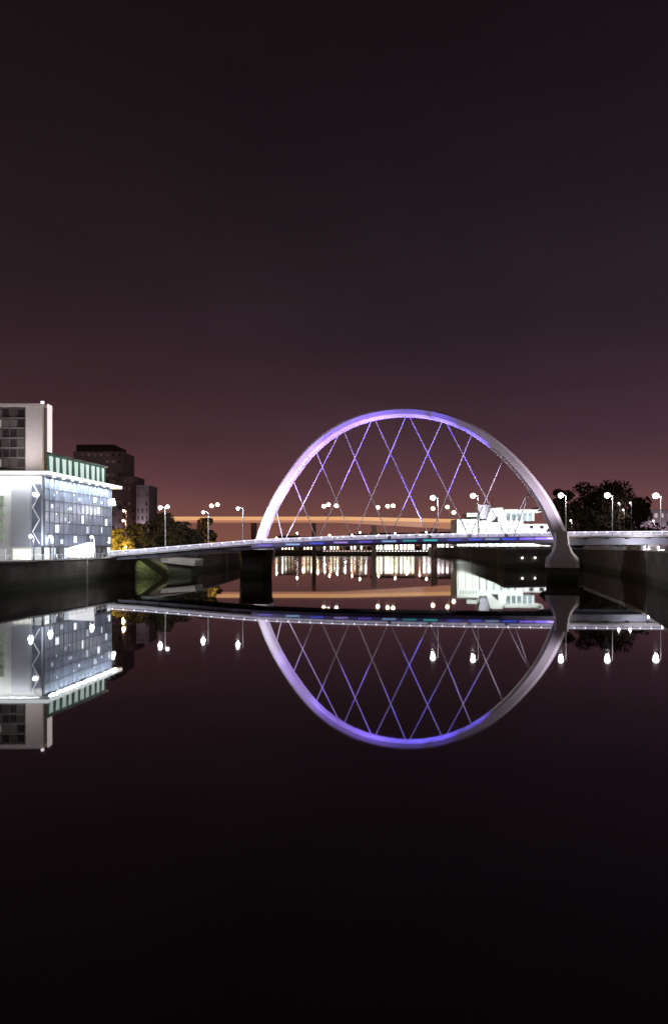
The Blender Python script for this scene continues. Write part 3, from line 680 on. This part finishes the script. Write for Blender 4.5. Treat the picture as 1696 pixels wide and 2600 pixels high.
# low wall lights along the far quay edge
for i in range(34):
    x = -10+i*3.15
    t = thing('quay_light', 'small light on the far quay wall under the arch', 'wall light', 'lights along the far quay wall')
    MB().box(x-.9, x+.9, 599.35, 599.6, 4.3, 5.0).build('lens', glow('ql_w', (1, .97, .95), 2.2) if x > 40 else glow('ql_p', (1, .70, .66), 1.3), t)
    MB().box(x-1, x+1, 599.25, 599.72, 5.003, 5.15).build('hood', dark_steel, t)

# ------------------------------------------------------------------ white riverside terminal
V = thing('riverside_terminal', 'brilliant white floodlit terminal with long flat roof and a tall angular fin', 'building')
VY = 470
def vb(px0, px1, py0, py1, dy0, dy1, name, m, slant=0):
    x0, z1 = at(px0, py0, VY); x1, z0 = at(px1, py1, VY)
    return MB().hexa([(x0, VY+dy0, z0), (x1, VY+dy0, z0), (x1, VY+dy1, z0), (x0, VY+dy1, z0), (x0+slant, VY+dy0, z1), (x1+slant, VY+dy0, z1), (x1+slant, VY+dy1, z1), (x0+slant, VY+dy1, z1)]).build(name, m, V)
wv = mat('terminal_white', (.80, .84, .80), .6, noise=.06, scale=.06)
vb(1160, 1216, 1318, 1387, 0, 25, 'wing', wv)
vb(1186, 1214, 1302, 1317.9, 2, 18, 'upper_box', wv)
vb(1218, 1330, 1322, 1387, 2, 30, 'hall', wv)
vb(1332, 1402, 1330, 1387, 4, 30, 'side_hall', wv)
vb(1224, 1252, 1281, 1321.9, 4, 16, 'fin', mat('terminal_lilac', (.74, .70, .84), .5), -2)
x0, z0 = at(1236, 1322, VY); x1, z1 = at(1275, 1290, VY)
MB().hexa([(x0, VY+1, z0), (x1+4, VY+1, z0), (x1+4, VY+20, z0), (x0, VY+20, z0), (x1-9, VY+1, z1), (x1+1, VY+1, z1+.5), (x1+1, VY+20, z1+.5), (x1-9, VY+20, z1)]).build('sloping_roof', wv, V)
MB().hexa([(x0+3.5, VY+.8, z0-1.5), (x0+9, VY+.8, z0-1.5), (x0+9, VY+.98, z0-1.5), (x0+3.5, VY+.98, z0-1.5), (x0+8.2, VY+.8, z0+3), (x0+9.5, VY+.8, z0+3.5), (x0+9.5, VY+.98, z0+3.5), (x0+8.2, VY+.98, z0+3)]).build('dark_window', dglass, V)
vb(1278, 1372, 1294, 1301, -4, 26, 'flat_roof', wv)
x0, z0 = at(1362, 1301, VY); x1, z1 = at(1376, 1286, VY)
MB().hexa([(x0, VY-4, z0+.02), (x1, VY-4, z0+2), (x1, VY+26, z0+2), (x0, VY+26, z0+.02), (x0, VY-4, z0+2.4), (x1, VY-4, z1), (x1, VY+26, z1), (x0, VY+26, z0+2.4)]).build('roof_tip', wv, V)
vb(1280, 1366, 1301.3, 1321.7, 8, 24, 'clerestory', mat('clerestory', (.25, .30, .32), .2, emis=(.55, .65, .72), es=.28))
for i in range(6):
    vb(1284+i*14, 1287+i*14, 1301.3, 1321.7, 2, 3, 'roof_column', wv)
for i in range(7):
    vb(1168+i*6.5, 1171+i*6.5, 1328, 1336, -.15, -.01, 'window', mat('vw', (.35, .4, .4), .3))
for i in range(5):
    vb(1336+i*13, 1345+i*13, 1334, 1342, 3.8, 3.98, 'window', dglass if i % 2 else glow('vwin', (.9, .95, 1), 1.2))
for i in range(9):
    vb(1163+i*18.2, 1163.8+i*18.2, 1338, 1386, -.3, -.02 if i < 3 else 1.98, 'cladding_joint', mat('joint', (.3, .33, .33), .6))
vb(1212, 1218, 1306, 1387, 1.5, 20, 'stair_shaft', mat('shaft', (.40, .44, .43), .7))
vb(1258, 1259, 1262, 1291, 10, 10.6, 'mast', grey_steel)
vb(1328, 1400, 1347, 1356, 3.5, 3.97, 'violet_light_band', glow('vband', (.30, .22, 1), .9))
for px_, pw, colr in ((1188, 60000, (.96, 1, .92)), (1240, 60000, (.9, .98, 1)), (1290, 70000, (.9, 1, .96)), (1345, 60000, (1, .98, 1)), (1392, 40000, (1, .96, 1))):
    X, _ = at(px_, 1380, VY)
    MB().box(X-.5, X+.5, VY-22.5, VY-21.5, RZ, RZ+1.2).build('floodlight', dark_steel, V)
    lamp_light('floodlight_beam', 'SPOT', (X, VY-22, RZ+1.6), pw*.7, colr, V, (X, VY, 24), .5, 2.2, .5)

# ------------------------------------------------------------------ right bank houses and small lights
h = thing('terrace_building', 'dim pinkish terrace building behind the bridge at the right', 'building')
x0, z1 = at(1560, 1296, 330); x1, _ = at(1760, 1290, 330)
MB().box(x0, x1, 330, 345, RZ-.4, z1).build('wall', mat('pink_wall', (.42, .34, .38), .8, noise=.1, scale=.1), h)
MB().box(x0-.5, x1+.5, 329.5, 345.5, z1+.01, z1+.8).build('roof', concrete, h)
rng = random.Random(9)
for i in range(12):
    for j in range(3):
        MB().box(x0+2+i*3.4, x0+3.6+i*3.4, 329.85, 330.05, z1-4-j*4.6, z1-1.6-j*4.6).build('window', [dglass, mat('rw', (.2, .17, .2), .3, emis=(.7, .55, .6), es=.2), glow('rlit', (1, .85, .8), .35)][rng.choice([0, 0, 1, 1, 1, 2])], h)
lamp_light('facade_light', 'SPOT', (x0+22, 318, RZ+1), 9000, (1, .82, .95), h, (x0+20, 330, 20), .4, 2.2, .8)
sg = glow('small', (1, .93, .88), 4)
for px, py, Y, lab in ((1449, 1321, 268, 'small lamp by the dark trees just right of the arch leg'), (1659, 1322, 250, 'small pinkish lamp near the right edge below the bright bridge lamp'), (1571, 1277, 322, 'small lamp glimmering through the right trees'), (1600, 1276, 322, 'small lamp right of the tallest dark tree'), (1582, 1294, 322, 'small low lamp under the tallest dark tree')):
    X, Z = at(px, py, Y if Y < 300 else 276)
    Y = Y if Y < 300 else 276
    street_lamp(X+.5, Y, RZ, Z-RZ, lab, 'small lamps on the right bank', False, .42, sg, .5, 500, (1, .9, .9), .07)
# light on the river pier and quay below the bridge
MB_ = MB().box(88.2, 89.4, 168, 168.4, RZ+.25, RZ+.5)
for (x, y, z, lab, p, colr) in ((89.3, 168.2, RZ+.27, 'white flood lamp on the right quay beside the bridge columns', 2500, (.95, .92, 1)), (81.5, 147, RZ+.27, 'low lamp on the right quay edge nearer the viewer', 900, (1, .95, .85))):
    t = thing('quay_lamp', lab, 'quay lamp', 'low lamps on the right quay')
    MB().box(x-.7, x+.7, y-.15, y+.15, z, z+.28).build('lens', glow('rq', (1, .97, 1), 4), t)
    MB().box(x-.8, x+.8, y-.25, y+.25, z+.283, z+.36).build('hood', dark_steel, t)
    lamp_light('lamp_bulb', 'POINT', (x, y-.5, z+1.2), p, colr, t, size=.3)
for x, z, lab in ((84.3, 4.6, 'left of two small lights on the dark promontory wall'), (90.5, 4.6, 'right of two small lights on the dark promontory wall')):
    t = thing('wall_lamp', lab, 'wall lamp', 'lamps on the promontory wall'); y = 263+(x-76)*10/39-.75
    MB().ball((x, y, z), .42, 1).build('lens', glow('pw', (.95, 1, .85), 6), t, True)
    MB().box(x-.5, x+.5, y-.3, y+.5, z+.45, z+.6).build('hood', dark_steel, t)

t = thing('wall_lamp', 'added small floodlight under the left bridge end to brighten the green bank', 'wall lamp')  # lamp added to make the grass slope show
MB().box(-61.2, -60.4, 181.6, 182.2, 5.4, 5.9).build('housing', dark_steel, t)
MB().box(-62.6, -61.203, 181.8, 182.0, 5.5, 5.7).build('bracket', dark_steel, t)
MB().box(-61.1, -60.5, 182.203, 182.26, 5.45, 5.85).build('lens', glow('bank', (.95, 1, .85), 2), t)
lamp_light('floodlight_beam', 'SPOT', (-60.2, 182.6, 5.4), 420, (.95, 1, .82), t, (-57, 190, 1), .3, 2.2, .8)

# ------------------------------------------------------------------ two people on the quay on the quay
def person(x, y, z, label, m_, seed):
    t = MB(); r = random.Random(seed); s = .08*(1 if seed % 2 else -1)
    mo = bpy.data.meshes.new('person')
    V_ = [(0,0,.95),(0,.0,1.2),(0,0,1.42),(0,0,1.53),(0,-.01,1.66),(0,0,1.78), (.1,0,.9),(.12,s*1.2,.5),(.12,s,.08),(.12,s-.14,.04), (-.1,0,.9),(-.12,-s*1.2,.5),(-.12,-s,.08),(-.12,-s-.14,.04),
          (.19,0,1.4),(.25,.03,1.12),(.24,-.06,.86), (-.19,0,1.4),(-.25,.03,1.12),(-.24,-.06,.86)]
    E = [(0,1),(1,2),(2,3),(3,4),(4,5),(0,6),(6,7),(7,8),(8,9),(0,10),(10,11),(11,12),(12,13),(2,14),(14,15),(15,16),(2,17),(17,18),(18,19)]
    R = [.16,.15,.15,.06,.10,.07,.10,.07,.05,.04,.10,.07,.05,.04,.07,.05,.04,.07,.05,.04]
    mo.from_pydata(V_, E, []); o = bpy.data.objects.new('person', mo); sc.collection.objects.link(o); o.location = (x, y, z)
    sk = o.modifiers.new('skin', 'SKIN'); o.modifiers.new('sub', 'SUBSURF').levels = 1; o.modifiers['sub'].render_levels = 1
    for i, rr in enumerate(R): mo.skin_vertices[0].data[i].radius = (rr, rr*.8)
    mo.skin_vertices[0].data[0].use_root = True
    mo.materials.append(m_); tag(o, label, 'person', 'people on the left quay')
dk = mat('dark_coat', (.03, .025, .04), .8)
person(-67.0, 174.6, LZ+.013, 'person in dark clothes standing near the far corner of the glass building', dk, 1)
person(-63.8, 178.5, LZ+.013, 'person in dark clothes standing near the bridge entrance', dk, 2)

# ------------------------------------------------------------------ put each thing's origin at its own base
from mathutils import Matrix
def all_desc(o):
    for c_ in o.children:
        yield c_; yield from all_desc(c_)
for o in [o for o in sc.objects if o.parent is None and 'category' in o and o.type in ('EMPTY', 'MESH')]:
    if o.location.length > 0: continue
    ms = ([o] if o.type == 'MESH' else [])+[d for d in all_desc(o) if d.type == 'MESH']
    vs = [v.co for m_ in ms for v in m_.data.vertices]
    c0 = Vector(((min(v.x for v in vs)+max(v.x for v in vs))/2, (min(v.y for v in vs)+max(v.y for v in vs))/2, min(v.z for v in vs)))
    for m_ in ms: m_.data.transform(Matrix.Translation(-c0))
    for d in all_desc(o):
        if d.type == 'LIGHT' and d.parent.type == 'EMPTY' or d.type == 'LIGHT': d.location = d.location-c0
    o.location = c0
